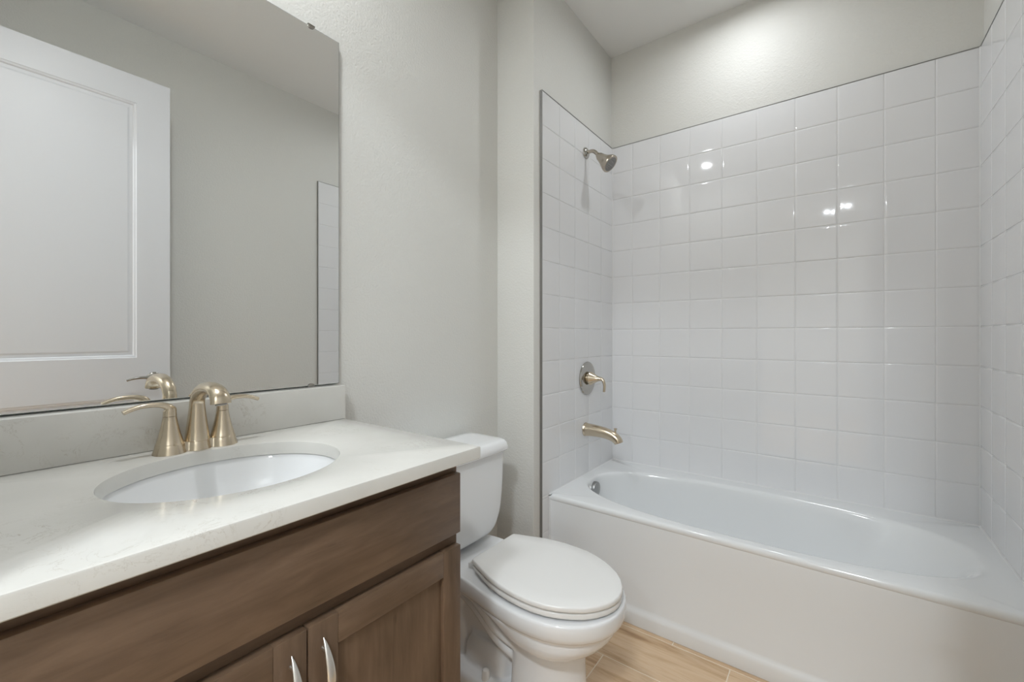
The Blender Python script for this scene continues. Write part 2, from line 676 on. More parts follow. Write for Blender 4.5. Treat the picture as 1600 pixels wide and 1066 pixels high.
# ------------------------------------------------------------------ ceiling lights
names = {
    'sink': ('round white recessed ceiling light above the sink and vanity', None),
    'tub': ('round white recessed ceiling light over the bathtub alcove', None),
}
hall_labels = ['round recessed hallway ceiling light, the one nearer the left hallway wall of the close pair',
               'round recessed hallway ceiling light, the one nearer the right hallway wall of the close pair',
               'larger round fill light added on the hallway ceiling just outside the bathroom doorway']
hi = 0
for key, loc, dia, en in LAMPS:
    lab = names[key][0] if key in names else hall_labels[hi]
    if key == 'hall':
        hi += 1
    R = dia / 2
    t = thing('ceiling_light', lab, 'ceiling light', (loc[0], loc[1], ZC))
    o0 = (loc[0], loc[1], ZC)
    g = G()
    g.lathe([(R + 0.002, -0.0005), (R + 0.002, -0.007), (R + 0.010, -0.010), (R + 0.018, -0.008), (R + 0.020, -0.0005)], o0, n=48, cap0=False, cap1=False)
    obj('trim_ring', g, M['white_paint'], t)
    g = G()
    g.lathe([(R + 0.002, -0.0008), (R + 0.002, -0.004)], o0, n=48)
    obj('lens', g, M['lens'], t)
    li = area_light('lamp_light', (0, 0, -0.0065), dia, en, (0.88, 0.945, 1.0) if key == 'hall' else (0.94, 0.975, 1.0), spread=(PI if key == 'hall' else math.radians(172)))
    li.parent = t

# ------------------------------------------------------------------ door (open, seen in the mirror)
dt = thing('door_1', 'white two-panel door', 'door', (1.2755, YD, 0))
dt['kind'] = 'structure'
del dt['label'], dt['category']
Xa, Xb = 1.2580, 1.2930
Y0d, Y1d = -2.541, -1.730
g = G()


def door_face(g, xf, sgn):
    """one moulded face at x = xf; recess goes towards sgn"""
    yl = [Y0d, Y0d + 0.135, Y1d - 0.135, Y1d]
    zl = [0.012, 0.235, 0.880, 1.072, 2.325, 2.457]
    for i in range(3):
        for j in range(5):
            if i == 1 and j in (1, 3):
                steps = [(0, 0), (0.003, 0.003), (0.010, 0.0050), (0.014, 0.0110), (0.020, 0.0120), (0.026, 0.0120), (0.034, 0.0085)]
                rings = []
                for ins, d in steps:
                    A, B, C_, D_ = yl[1] + ins, yl[2] - ins, zl[j] + ins, zl[j + 1] - ins
                    rings.append([(xf + sgn * d, A, C_), (xf + sgn * d, B, C_), (xf + sgn * d, B, D_), (xf + sgn * d, A, D_)])
                g.loft(rings, False, True)
            else:
                g.add([(xf, yl[i], zl[j]), (xf, yl[i + 1], zl[j]), (xf, yl[i + 1], zl[j + 1]), (xf, yl[i], zl[j + 1])], [(0, 1, 2, 3)])


door_face(g, Xa, 1)
door_face(g, Xb, -1)
for (a, b_) in (((Y0d, 0.012), (Y1d, 0.012)), ((Y1d, 0.012), (Y1d, 2.457)), ((Y1d, 2.457), (Y0d, 2.457)), ((Y0d, 2.457), (Y0d, 0.012))):
    g.add([(Xa, a[0], a[1]), (Xb, a[0], a[1]), (Xb, b_[0], b_[1]), (Xa, b_[0], b_[1])], [(0, 1, 2, 3)])
o = obj('door_panel', g, M['white_paint'], dt, smooth=0.35)
obj('latch_plate', G().box((Xa + 0.006, Y1d, 0.935), (Xb - 0.006, Y1d + 0.0015, 0.99)), M['latch'], dt)
zh, yh = 0.967, Y1d - 0.068
for sgn, xf in ((-1, Xa), (1, Xb)):
    g = G()
    g.lathe([(0.031, 0), (0.031, sgn * 0.006), (0.027, sgn * 0.010), (0.012, sgn * 0.013), (0.010, sgn * 0.045), (0.011, sgn * 0.052)], (xf, yh, zh), 'x', 32)
    hd = obj('door_handle', g, M['nickel_smooth'], dt)
    pa = bez((xf + sgn * 0.046, yh + 0.006, zh), (xf + sgn * 0.055, yh - 0.04, zh + 0.012), (xf + sgn * 0.052, yh - 0.08, zh + 0.012), (xf + sgn * 0.044, yh - 0.115, zh - 0.002), 14)
    g = G().sweep(pa, [(0.009 - 0.0003 * i, 0.006 - 0.0001 * i) for i in range(15)], 16, side=(0, 0, 1))
    obj('lever', g, M['nickel_smooth'], hd)
for zz in (0.25, 1.23, 2.2):
    g = G().box((Xb - 0.03, Y0d - 0.0002, zz), (Xb, Y0d + 0.0018, zz + 0.09))
    g.lathe([(0.006, 0), (0.006, 0.09)], (Xb + 0.006, Y0d + 0.004, zz), 'z', 16)
    obj('hinge', g, M['nickel_smooth'], dt)

# ------------------------------------------------------------------ mirror
MY0, MY1, MZ0, MZ1 = -2.51, -1.6765, 1.0277, 2.117
xm0, xm1 = XV + 0.007, XV + 0.013
mt = thing('wall_mirror', 'large frameless rectangular mirror above the vanity backsplash', 'mirror', (XV, (MY0 + MY1) / 2, MZ0))
g = G()
bv = 0.0015
g.box((xm0, MY0, MZ0), (xm1 - 0.001, MY1, MZ1), 1)
g.add([(xm1, MY0 + bv, MZ0 + bv), (xm1, MY1 - bv, MZ0 + bv), (xm1, MY1 - bv, MZ1 - bv), (xm1, MY0 + bv, MZ1 - bv)], [(0, 1, 2, 3)], 0)
v = [(xm1, MY0 + bv, MZ0 + bv), (xm1, MY1 - bv, MZ0 + bv), (xm1, MY1 - bv, MZ1 - bv), (xm1, MY0 + bv, MZ1 - bv),
     (xm1 - 0.001, MY0, MZ0), (xm1 - 0.001, MY1, MZ0), (xm1 - 0.001, MY1, MZ1), (xm1 - 0.001, MY0, MZ1)]
g.add(v, [(0, 1, 5, 4), (1, 2, 6, 5), (2, 3, 7, 6), (3, 0, 4, 7)], 1)
obj('mirror_glass', g, [M['mirror'], M['mirror_edge']], mt, smooth=0.1)
for cy in (-1.771, MY0 + 0.1):
    for cz, sg in ((MZ1, -1), (MZ0, 1)):
        g = G()
        if sg < 0:
            g.box((XV, cy - 0.011, cz + 0.001), (xm1 + 0.003, cy + 0.011, cz + 0.004))
        else:
            g.box((XV, cy - 0.011, cz - 0.004), (xm1 + 0.003, cy + 0.011, cz - 0.001))
        ring0, ring1 = [], []
        for i in range(13):
            a = PI * i / 12
            yy = cy + 0.011 * math.cos(a)
            zz = cz + sg * 0.010 * math.sin(a)
            ring0.append((xm1 + 0.0006, yy, zz - sg * 0.002))
            ring1.append((xm1 + 0.0030, yy, zz - sg * 0.002))
        g.loft([ring0, ring1])
        obj('mirror_clip', g, M['nickel_smooth'], mt)

# ------------------------------------------------------------------ vanity cabinet
CX1 = 0.3713                 # front of doors
BX = CX1 - 0.020            # front of the face frame
CY0, CY1 = -2.470, -1.7209
CT = 0.893                  # underside of the worktop
vc = thing('vanity_cabinet', 'dark stained maple vanity cabinet under the white countertop', 'cabinet', (0.06, (CY0 + CY1) / 2, 0))
g = G()
g.box((XV + 0.0015, CY1 - 0.016, 0.0), (BX - 0.019, CY1, CT - 0.0005))
g.box((XV + 0.0015, CY0, 0.0), (BX - 0.019, CY0 + 0.016, CT - 0.0005))
g.box((XV + 0.0015, CY0 + 0.016, 0.10), (BX - 0.02, CY1 - 0.016, 0.116))
obj('side_panel', g, M['wood_v'], vc)
g = G()
g.box((BX - 0.019, CY0, 0.10), (BX, CY0 + 0.04, CT - 0.0005))
g.box((BX - 0.019, CY1 - 0.04, 0.10), (BX, CY1, CT - 0.0005))
g.box((BX - 0.019, CY0 + 0.04, 0.849), (BX, CY1 - 0.04, CT - 0.0005))
g.box((BX - 0.019, CY0 + 0.04, 0.68), (BX, CY1 - 0.04, 0.743))
g.box((BX - 0.019, CY0 + 0.04, 0.10), (BX, CY1 - 0.04, 0.14))
g.box((BX - 0.019, CY0 - 0.074, 0.10), (BX, CY0, CT - 0.0005))
obj('face_frame', g, M['wood_h'], vc)
obj('toe_kick', G().box((BX - 0.085, CY0 + 0.016, 0.0), (BX - 0.070, CY1 - 0.016, 0.0995)), M['wood_h'], vc)
obj('false_drawer_front', G().box((BX + 0.001, -2.4575, 0.7298), (CX1, -1.7276, 0.8661)), M['wood_h'], vc, bevel=0.0022)


def shaker(y0, y1, z0, z1, pull_y):
    fw = 0.054
    xa, xb = BX + 0.001, CX1
    g = G()
    # stiles (grain up)
    g.box((xa, y0, z0), (xb, y0 + fw, z1), 0)
    g.box((xa, y1 - fw, z0), (xb, y1, z1), 0)
    d = obj('door', g, M['wood_v'], vc, bevel=0.0018)
    obj('rail', G().box((xa, y0 + fw, z0), (xb - 0.0002, y1 - fw, z0 + fw)), M['wood_h'], d, bevel=0.0012)
    obj('rail', G().box((xa, y0 + fw, z1 - fw), (xb - 0.0002, y1 - fw, z1)), M['wood_h'], d, bevel=0.0012)
    obj('panel', G().box((xa + 0.002, y0 + fw, z0 + fw), (xb - 0.0095, y1 - fw, z1 - fw)), M['wood_v'], d)
    # arched pull
    z_t = 0.6731
    Lp = 0.118
    path, rad = [], []
    for i in range(25):
        t = i / 24
        zz = z_t - Lp * t
        xx = xb + 0.001 + 0.026 * math.sin(PI * t) ** 0.8
        path.append((xx, pull_y, zz))
        w = 0.0008 + 0.0068 * math.sin(PI * t) ** 0.65
        rad.append((w, 0.0022 + 0.0012 * math.sin(PI * t)))
    g = G().sweep(path, rad, 16, side=(0, 1, 0))
    for t in (0.14, 0.86):
        zz = z_t - Lp * t
        g.lathe([(0.0035, 0.0), (0.0035, 0.026 * math.sin(PI * t) ** 0.8)], (xb, pull_y, zz), 'x', 12)
    obj('handle', g, M['satin'], d)
    return d


shaker(-2.0919, -1.7276, 0.115, 0.7019, -2.0665)
shaker(-2.4575, -2.0943, 0.115, 0.7019, -2.1207)

# ------------------------------------------------------------------ countertop with sink opening
SX, SY, SA, SB = 0.1054, -2.101, 0.1738, 0.2054      # ellipse centre and half sizes
KX0, KX1, KY0, KY1 = XV + 0.0012, 0.3944, YD + 0.0015, -1.6844
KT = 0.9218
ct = thing('vanity_countertop', 'white quartz countertop with brown flecks on the vanity cabinet', 'countertop', (SX, SY, CT))
N = 128
angs = [2 * PI * i / N for i in range(N)]
# put exact corners into the angle list
for cx, cy in ((KX0, KY0), (KX1, KY0), (KX1, KY1), (KX0, KY1)):
    a = math.atan2(cy - SY, cx - SX) % (2 * PI)
    i = min(range(N), key=lambda j: abs(angs[j] - a))
    angs[i] = a


def rect_hit(a, ins):
    dx, dy = math.cos(a), math.sin(a)
    best = 1e9
    for lim, d, c in ((KX0 + ins, dx, SX), (KX1 - ins, dx, SX), (KY0 + ins, dy, SY), (KY1 - ins, dy, SY)):
        if abs(d) > 1e-9:
            t = (lim - c) / d
            if t > 0:
                best = min(best, t)
    return SX + dx * best, SY + dy * best


def rect_ring(ins, z):
    return [(*rect_hit(a, ins), z) for a in angs]


def ell_ring(da, z):
    out = []
    for a in angs:
        c, s_ = math.cos(a), math.sin(a)
        r_ = 1 / math.sqrt((c / (SA + da)) ** 2 + (s_ / (SB + da)) ** 2)
        out.append((SX + r_ * c, SY + r_ * s_, z))
    return out


rings = [ell_ring(0, CT), ell_ring(0, KT - 0.002), ell_ring(0.0007, KT - 0.0006), ell_ring(0.002, KT),
         rect_ring(0.0035, KT), rect_ring(0.001, KT - 0.001), rect_ring(0, KT - 0.0035), rect_ring(0, CT + 0.002), rect_ring(0.002, CT), ell_ring(0, CT)]
g = G().loft(rings, False, False)
obj('worktop', g, M['quartz'], ct, smooth=0.5)
tag(obj('backsplash', G().box((XV + 0.0012, KY0, KT + 0.0003), (-0.1577, -1.6830, 1.0254)), M['quartz'], origin=(-0.186, SY, KT), bevel=0.0018),
    'low quartz backsplash strip against the wall under the mirror', 'backsplash')

# undermount sink
sk = thing('sink_basin', 'white oval undermount sink set below the countertop opening', 'sink', (SX, SY, 0.74))
prof = [(0.022, CT - 0.0008), (0.006, CT - 0.0008), (0.003, CT - 0.003), (0.0, CT - 0.012), (-0.008, CT - 0.045), (-0.028, CT - 0.085), (-0.062, CT - 0.115), (-0.105, CT - 0.132), (-0.150, CT - 0.140)]
out = [(-0.150, CT - 0.150), (-0.100, CT - 0.142), (-0.052, CT - 0.122), (-0.016, CT - 0.085), (0.006, CT - 0.03), (0.022, CT - 0.012)]
rings = [ell_ring(d, z) for d, z in prof]
inner_last = rings[-1]
g = G()
g.loft([ell_ring(d, z) for d, z in prof + out] + [ell_ring(prof[0][0], prof[0][1])], False, False)
obj('basin', g, M['porcelain'], sk, smooth=1.0)
g = G()
g.lathe([(0.036, CT - 0.1405), (0.034, CT - 0.1365), (0.024, CT - 0.137), (0.022, CT - 0.141)], (SX, SY, 0), 'z', 32, cap0=False)
g.lathe([(0.019, CT - 0.141), (0.019, CT - 0.135), (0.010, CT - 0.133)], (SX, SY, 0), 'z', 32)
obj('drain', g, M['nickel_smooth'], sk)

# ------------------------------------------------------------------ sink faucet
FX, FY = -0.1068, -2.0982
fa = thing('sink_faucet', 'brushed nickel two-handle faucet behind the oval sink', 'faucet', (FX, FY, KT))
# base plate: three round feet bridged together
hs = 0.0520


def plate_outline(grow, z):
    pts = []
    n = 60
    half = hs + 0.0320 + grow
    for i in range(n + 1):
        y = -half + 2 * half * i / n
        best = 0.0
        for cy, rr in ((-hs, 0.0320), (0, 0.0290), (hs, 0.0320)):
            d = (rr + grow) ** 2 - (y - cy) ** 2
            if d > 0:
                best = max(best, math.sqrt(d))
        if abs(y) < hs:
            best = max(best, 0.0190 + grow)
        pts.append((best, y))
    ring = [(FX + x, FY + y, z) for x, y in pts] + [(FX - x, FY + y, z) for x, y in reversed(pts[1:-1])]
    return ring


g = G().loft([plate_outline(0, KT + 0.0002), plate_outline(-0.0008, KT + 0.003), plate_outline(-0.0035, KT + 0.011), plate_outline(-0.0052, KT + 0.0200), plate_outline(-0.0062, KT + 0.0212)])
obj('base_plate', g, M['nickel'], fa, smooth=0.6)
# spout
g = G()
prof = [(0.0252, 0.0205), (0.0242, 0.023), (0.0214, 0.045), (0.0184, 0.070), (0.0160, 0.092), (0.0150, 0.104)]
path = [(FX, FY, KT + h) for r_, h in prof]
rad = [(r_, r_) for r_, h in prof]
arc = bez((FX, FY, KT + 0.104), (FX + 0.002, FY, KT + 0.147), (FX + 0.135, FY, KT + 0.163), (FX + 0.137, FY, KT + 0.115), 22)[1:]
for i, p in enumerate(arc):
    t = (i + 1) / len(arc)
    path.append(p)
    rad.append((0.0150 + 0.0048 * t ** 1.4, 0.0150 - 0.0028 * math.sin(PI / 2 * t)))
g.sweep(path, rad, 36, side=(0, 1, 0), power=2.15)
obj('spout', g, M['nickel'], fa, smooth=0.9)
g = G()
tip = Vector(path[-1])
dr = (tip - Vector(path[-3])).normalized()
g.sweep([tip - dr * 0.001, tip + dr * 0.003], [(0.0110, 0.0085), (0.0110, 0.0085)], 24, side=(0, 1, 0))
obj('aerator', g, M['rubber'], fa)
g = G()
g.lathe([(0.0028, 0.012), (0.0028, 0.062), (0.0050, 0.066), (0.0058, 0.074), (0.0035, 0.079)], (FX - 0.032, FY, KT), 'z', 16)
obj('lift_rod', g, M['nickel'], fa)
for sg in (-1, 1):
    cy = FY + sg * hs
    g = G()
    g.lathe([(0.0265, 0.0205), (0.0252, 0.0225), (0.0205, 0.040), (0.0162, 0.060), (0.0130, 0.0775), (0.0128, 0.0805)], (FX, cy, KT), 'z', 40)
    h_ = obj('handle_body', g, M['nickel'], fa, smooth=0.6)
    g = G()
    # hub flowing into an outward arched lever
    pts = catmull([(FX, cy, KT + 0.0815), (FX, cy, KT + 0.089), (FX, cy + sg * 0.0003, KT + 0.0965), (FX, cy + sg * 0.006, KT + 0.1035),
                   (FX, cy + sg * 0.022, KT + 0.1085), (FX, cy + sg * 0.046, KT + 0.1090), (FX, cy + sg * 0.064, KT + 0.1050), (FX, cy + sg * 0.080, KT + 0.0985)], 6)
    n_ = len(pts)
    rad = []
    for i in range(n_):
        t = i / (n_ - 1)
        rad.append((interp([(0, 0.0126), (0.28, 0.0122), (0.42, 0.0108), (0.60, 0.0086), (0.8, 0.0086), (1, 0.0094)], t),
                    interp([(0, 0.0126), (0.28, 0.0118), (0.42, 0.0075), (0.60, 0.0052), (0.8, 0.0048), (1, 0.0046)], t)))
    g.sweep(pts, rad, 24, side=(1, 0, 0), power=2.3)
    obj('lever', g, M['nickel'], h_, smooth=0.9)

# ------------------------------------------------------------------ toilet
TY = -1.257
to = thing('toilet', 'white two-piece elongated toilet with closed lid beside the vanity', 'toilet', (0.15, TY, 0))
# plan half-width of the bowl rim against x
RIMX = [(-0.190, 0.0), (-0.189, 0.090), (-0.182, 0.118), (-0.165, 0.132), (-0.08, 0.142), (0.00, 0.150), (0.05, 0.150), (0.10, 0.158), (0.15, 0.168), (0.20, 0.179), (0.25, 0.188),
        (0.30, 0.194), (0.34, 0.195), (0.38, 0.192), (0.42, 0.184), (0.455, 0.170), (0.485, 0.152), (0.51, 0.131), (0.53, 0.108), (0.545, 0.083),
        (0.556, 0.056), (0.562, 0.028), (0.564, 0.0)]


def plan_ring(scale_w, x_shrink_f, x_shrink_b, z, zf=None, cx=0.30):
    """ring following the rim outline, scaled; zf(x) gives the height"""
    up, dn = [], []
    for x, w in RIMX:
        if x > cx:
            xx = cx + (x - cx) * x_shrink_f
        else:
            xx = cx + (x - cx) * x_shrink_b
        zz = zf(xx) if zf else z
        up.append((xx, TY + w * scale_w, zz))
        dn.append((xx, TY - w * scale_w, zz))
    return up + dn[-2:0:-1]


rings = [plan_ring(0.93, 0.975, 0.99, 0.3865), plan_ring(0.965, 0.988, 0.995, 0.3865), plan_ring(0.988, 0.996, 1, 0.3845), plan_ring(1.0, 1, 1, 0.379),
         plan_ring(1.005, 1.002, 1, 0.366), plan_ring(1.0, 1, 1, 0.352), plan_ring(0.985, 0.99, 1, 0.340), plan_ring(0.955, 0.965, 0.995, 0.3325),
         plan_ring(0.935, 0.945, 0.985, 0.329), plan_ring(0.925, 0.935, 0.98, 0.322)]
g = G().loft(rings, True, True)
bowl = obj('bowl', g, M['porcelain'], to, smooth=0.9)
# bowl underside, pedestal and trapway, fused into one casting


def egg(x0, x1, hw, z, n=48, fpow=2.0, bpow=2.6, split=0.55):
    cx = x0 + (x1 - x0) * split
    ring = []
    for j in range(n):
        a = 2 * PI * j / n
        c, s_ = math.cos(a), math.sin(a)
        p = fpow if c > 0 else bpow
        L_ = (x1 - cx) if c > 0 else (cx - x0)
        ring.append((cx + L_ * math.copysign(abs(c) ** (2 / p), c), TY + hw * math.copysign(abs(s_) ** (2 / p), s_), z))
    return ring


g = G()
# bowl belly: narrows to the pedestal
g.loft([egg(0.02, 0.543, 0.179, 0.330), egg(0.09, 0.541, 0.178, 0.312), egg(0.14, 0.532, 0.174, 0.292), egg(0.17, 0.516, 0.166, 0.272),
        egg(0.195, 0.498, 0.156, 0.258), egg(0.21, 0.480, 0.140, 0.248), egg(0.20, 0.455, 0.112, 0.240), egg(0.22, 0.44, 0.10, 0.225)])
# front pedestal column
g.loft([egg(0.236, 0.444, 0.102, 0.255, bpow=5, split=0.35), egg(0.232, 0.442, 0.101, 0.16, bpow=5, split=0.35), egg(0.226, 0.446, 0.104, 0.08, bpow=5, split=0.35),
        egg(0.220, 0.452, 0.109, 0.03, bpow=5, split=0.35), egg(0.214, 0.456, 0.112, 0.0, bpow=5, split=0.35)])
# foot
g.loft([egg(-0.11, 0.32, 0.122, 0.0, bpow=3.2), egg(-0.11, 0.32, 0.122, 0.030, bpow=3.2), egg(-0.105, 0.315, 0.115, 0.042, bpow=3.2), egg(-0.09, 0.30, 0.09, 0.050, bpow=3.2)])
# web in the middle
g.box((-0.10, TY - 0.040, 0.02), (0.26, TY + 0.040, 0.33))
# trapway: leaves the bowl low, climbs to the rear, turns down to the floor
tp = catmull([(0.30, TY, 0.20), (0.235, TY, 0.165), (0.165, TY, 0.185), (0.10, TY, 0.245), (0.035, TY, 0.280), (-0.03, TY, 0.255), (-0.055, TY, 0.19), (-0.03, TY, 0.11), (0.00, TY, 0.02)], 6)
g.sweep(tp, [(0.072 if i < len(tp) * 0.7 else 0.066, 0.045) for i in range(len(tp))], 24)
# shoulder ribs that sweep from the deck into the bowl
for k_, (dz, yy) in enumerate(((-0.004, 0.100), (-0.050, 0.086))):
    for sg in (-1, 1):
        rp = catmull([(-0.02, TY + sg * yy * 0.8, 0.335 + dz), (0.06, TY + sg * yy * 0.92, 0.312 + dz), (0.13, TY + sg * yy, 0.275 + dz), (0.185, TY + sg * yy * 0.98, 0.235 + dz), (0.26, TY + sg * yy * 0.86, 0.205 + dz)], 6)
        g.sweep(rp, [0.0165] * len(rp), 14)
# rear block under the trap outlet
g.loft([egg(0.00, 0.205, 0.082, 0.03, fpow=4, bpow=4), egg(0.01, 0.200, 0.078, 0.10, fpow=4, bpow=4), egg(0.03, 0.19, 0.064, 0.140, fpow=4, bpow=4)])
ped = obj('pedestal', g, M['porcelain'], to, smooth=3.2)
md = ped.modifiers.new('fuse', 'REMESH')
md.mode = 'VOXEL'
md.voxel_size = 0.0042
md.use_smooth_shade = True
md = ped.modifiers.new('soften', 'SMOOTH')
md.factor = 0.6
md.iterations = 7
for sg in (-1, 1):
    g = G().lathe([(0.0145, 0.040), (0.0130, 0.068), (0.0100, 0.074), (0.004, 0.0765)], (0.136, TY + sg * 0.094, 0), 'z', 24)
    obj('bolt_cap', g, M['seat_plastic'], to)

# seat and lid
LID = [(0.0950, 0.0), (0.0950, 0.112), (0.0965, 0.1165), (0.101, 0.1200), (0.108, 0.1235), (0.125, 0.1305), (0.147, 0.1395), (0.175, 0.1515), (0.21, 0.165), (0.25, 0.1745), (0.29, 0.180), (0.33, 0.1815), (0.37, 0.1795),
       (0.41, 0.170), (0.445, 0.155), (0.475, 0.137), (0.505, 0.1135), (0.528, 0.085), (0.545, 0.055), (0.554, 0.028), (0.557, 0.0)]


def lid_ring(ins, z, lift=True, tab=LID):
    up, dn = [], []
    x0, x1 = tab[0][0], tab[-1][0]
    for x, w in tab:
        fx = 1 - ins / ((x1 - x0) / 2)
        fw = 1 - ins / 0.18
        xx = (x0 + x1) / 2 + (x - (x0 + x1) / 2) * fx
        zz = z + (0.011 * (x1 - xx) / (x1 - x0) if lift else 0.0)
        up.append((xx, TY + w * fw, zz))
        dn.append((xx, TY - w * fw, zz))
    return up + dn[-2:0:-1]


g = G().loft([lid_ring(0.016, 0.3920), lid_ring(0.004, 0.3920), lid_ring(0.0022, 0.3935), lid_ring(0.0015, 0.397), lid_ring(0.0016, 0.4050), lid_ring(0.003, 0.4068), lid_ring(0.03, 0.4072)])
obj('seat', g, M['seat_plastic'], to, smooth=1.0)
g = G().loft([lid_ring(0.016, 0.4118), lid_ring(0.0020, 0.4118), lid_ring(0.0, 0.4132), lid_ring(-0.001, 0.417), lid_ring(-0.0004, 0.4232), lid_ring(0.0012, 0.4262), lid_ring(0.004, 0.4274), lid_ring(0.05, 0.4285), lid_ring(0.12, 0.4290)])
obj('lid', g, M['seat_plastic'], to, smooth=1.0)
for sg in (-1, 1):
    g = G().box((0.058, TY + sg * 0.072 - 0.022, 0.3868), (0.0945, TY + sg * 0.072 + 0.022, 0.4045))
    g.sweep([(0.078, TY + sg * 0.072 - 0.026, 0.407), (0.078, TY + sg * 0.072 + 0.026, 0.407)], [0.0075, 0.0075], 16, side=(0, 0, 1))
    obj('hinge', g, M['seat_plastic'], to, bevel=0.002)


def rrect(x0, x1, hw, z, r, n=6, bulge=0.0):
    pts = []
    for cx, cy, a0 in ((x1 - r, hw - r, 0), (x0 + r, hw - r, PI / 2), (x0 + r, -hw + r, PI), (x1 - r, -hw + r, 1.5 * PI)):
        for i in range(n + 1):
            a = a0 + PI / 2 * i / n
            pts.append((cx + r * math.cos(a), TY + cy + r * math.sin(a), z))
    # subdivided front face so that it can bow
    out_ = []
    for i, p in enumerate(pts):
        out_.append(p)
        q = pts[(i + 1) % len(pts)]
        if (i + 1) % (n + 1) == 0:
            for k_ in range(1, 8):
                t = k_ / 8
                x = p[0] + (q[0] - p[0]) * t
                y = p[1] + (q[1] - p[1]) * t
                out_.append((x, y, z))
    if bulge:
        out_ = [(x + bulge * (1 - ((y - TY) / hw) ** 2) * max(0, (x - (x0 + x1) / 2) / ((x1 - x0) / 2)), y, zz) for x, y, zz in out_]
    return out_


TX0 = XV + 0.012
# tank body: side profile curves in strongly at the bottom corners
tank = [(0.408, 0.060, -0.030), (0.4085, 0.085, -0.020), (0.411, 0.105, -0.013), (0.4165, 0.128, -0.007), (0.426, 0.1450, -0.004), (0.441, 0.1600, -0.002), (0.460, 0.1715, -0.001), (0.485, 0.1815, 0), (0.515, 0.1880, 0.001),
        (0.56, 0.1935, 0.002), (0.62, 0.197, 0.003), (0.70, 0.1995, 0.004), (0.722, 0.200, 0.004)]
g = G().loft([rrect(TX0 + 0.002, xf - 0.004, hw, z, 0.03 if hw > 0.1 else 0.02, bulge=0.006) for z, hw, xf in tank])
obj('tank', g, M['porcelain'], to, smooth=0.9)
g = G().loft([rrect(TX0 + 0.004, 0.004, 0.203, 0.7235, 0.032, bulge=0.006), rrect(TX0, 0.013, 0.212, 0.7245, 0.036, bulge=0.007), rrect(TX0 - 0.002, 0.017, 0.2165, 0.729, 0.038, bulge=0.007),
              rrect(TX0 - 0.002, 0.015, 0.2150, 0.742, 0.038, bulge=0.007), rrect(TX0, 0.011, 0.2115, 0.755, 0.036, bulge=0.007), rrect(TX0 + 0.004, 0.004, 0.206, 0.7625, 0.034, bulge=0.006),
              rrect(TX0 + 0.012, -0.008, 0.195, 0.7655, 0.03, bulge=0.005), rrect(TX0 + 0.04, -0.04, 0.165, 0.7665, 0.03, bulge=0.004)])
obj('tank_lid', g, M['porcelain'], to, smooth=0.9)
g = G().lathe([(0.012, 0), (0.012, 0.008), (0.006, 0.012)], (0.002, TY - 0.145, 0.675), 'x', 20)
g.sweep(bez((0.012, TY - 0.150, 0.675), (0.017, TY - 0.12, 0.677), (0.018, TY - 0.12, 0.676), (0.016, TY - 0.115, 0.673), 10), [(0.006, 0.004)] * 11, 14, side=(0, 0, 1))
obj('flush_lever', g, M['chrome'], to)

# ------------------------------------------------------------------ bathtub
BW0, BW1, BY0, BY1, BZ = 0.0022, 1.4888, -0.7245, -0.0022, 0.445
bt = thing('bathtub', 'white alcove bathtub with plain apron below the tiled walls', 'bathtub', ((BW0 + BW1) / 2, (BY0 + BY1) / 2, 0))
OX, OY, OA, OB = 0.744, -0.380, 0.690, 0.297
N = 288
ang = [2 * PI * i / N for i in range(N)]


def se(a, A, B, cx, p, z):
    c, s_ = math.cos(a), math.sin(a)
    r_ = (abs(c / A) ** p + abs(s_ / B) ** p) ** (-1 / p)
    return (cx + r_ * c, OY + r_ * s_, z)


tang = list(ang)
for cx, cy in ((BW0, BY0), (BW1, BY0), (BW1, BY1), (BW0, BY1)):
    a = math.atan2(cy - OY, cx - OX) % (2 * PI)
    i = min(range(N), key=lambda j: abs(tang[j] - a))
    tang[i] = a


def tub_rect(ins, z):
    out_ = []
    for a in tang:
        dx, dy = math.cos(a), math.sin(a)
        best = 1e9
        for lim, d, c in ((BW0 + ins * 0.2, dx, OX), (BW1 - ins * 0.2, dx, OX), (BY0 + ins, dy, OY), (BY1 - ins * 0.2, dy, OY)):
            if abs(d) > 1e-9:
                t = (lim - c) / d
                if t > 0:
                    best = min(best, t)
        out_.append((OX + dx * best, OY + dy * best, z))
    return out_


def tub_open(left, right, side, z, p=2.5, tilt=0.0):
    """left / right / side: how far the wall has moved in from the opening"""
    out_ = []
    A = OA - (left + right) / 2
    cx = OX + (left - right) / 2
    B = OB - side
    for a in tang:
        # sample by the direction seen from the tub centre, keeps rings aligned
        c, s_ = math.cos(a), math.sin(a)
        A1 = A
        r_ = (abs(c / A1) ** p + abs(s_ / B) ** p) ** (-1 / p)
        out_.append((cx + r_ * c, OY + r_ * s_, z))
    return out_


rings = [tub_rect(0.012, BZ - 0.030), tub_rect(0.0035, BZ - 0.027), tub_rect(0.0010, BZ - 0.022), tub_rect(0, BZ - 0.014), tub_rect(0.0018, BZ - 0.007), tub_rect(0.006, BZ - 0.0022), tub_rect(0.013, BZ),
         tub_open(-0.008, -0.018, -0.010, BZ), tub_open(-0.003, -0.008, -0.003, BZ - 0.0006), tub_open(0.002, 0.004, 0.003, BZ - 0.003), tub_open(0.006, 0.016, 0.008, BZ - 0.0085),
         tub_open(0.009, 0.030, 0.012, BZ - 0.019), tub_open(0.0105, 0.056, 0.016, BZ - 0.045), tub_open(0.015, 0.115, 0.025, BZ - 0.12), tub_open(0.028, 0.170, 0.038, BZ - 0.20), tub_open(0.050, 0.225, 0.052, BZ - 0.27),
         tub_open(0.070, 0.265, 0.070, BZ - 0.315), tub_open(0.105, 0.310, 0.100, BZ - 0.340), tub_open(0.20, 0.42, 0.17, BZ - 0.350), tub_open(0.40, 0.6, 0.25, BZ - 0.352)]
g = G().loft(rings, False, True)
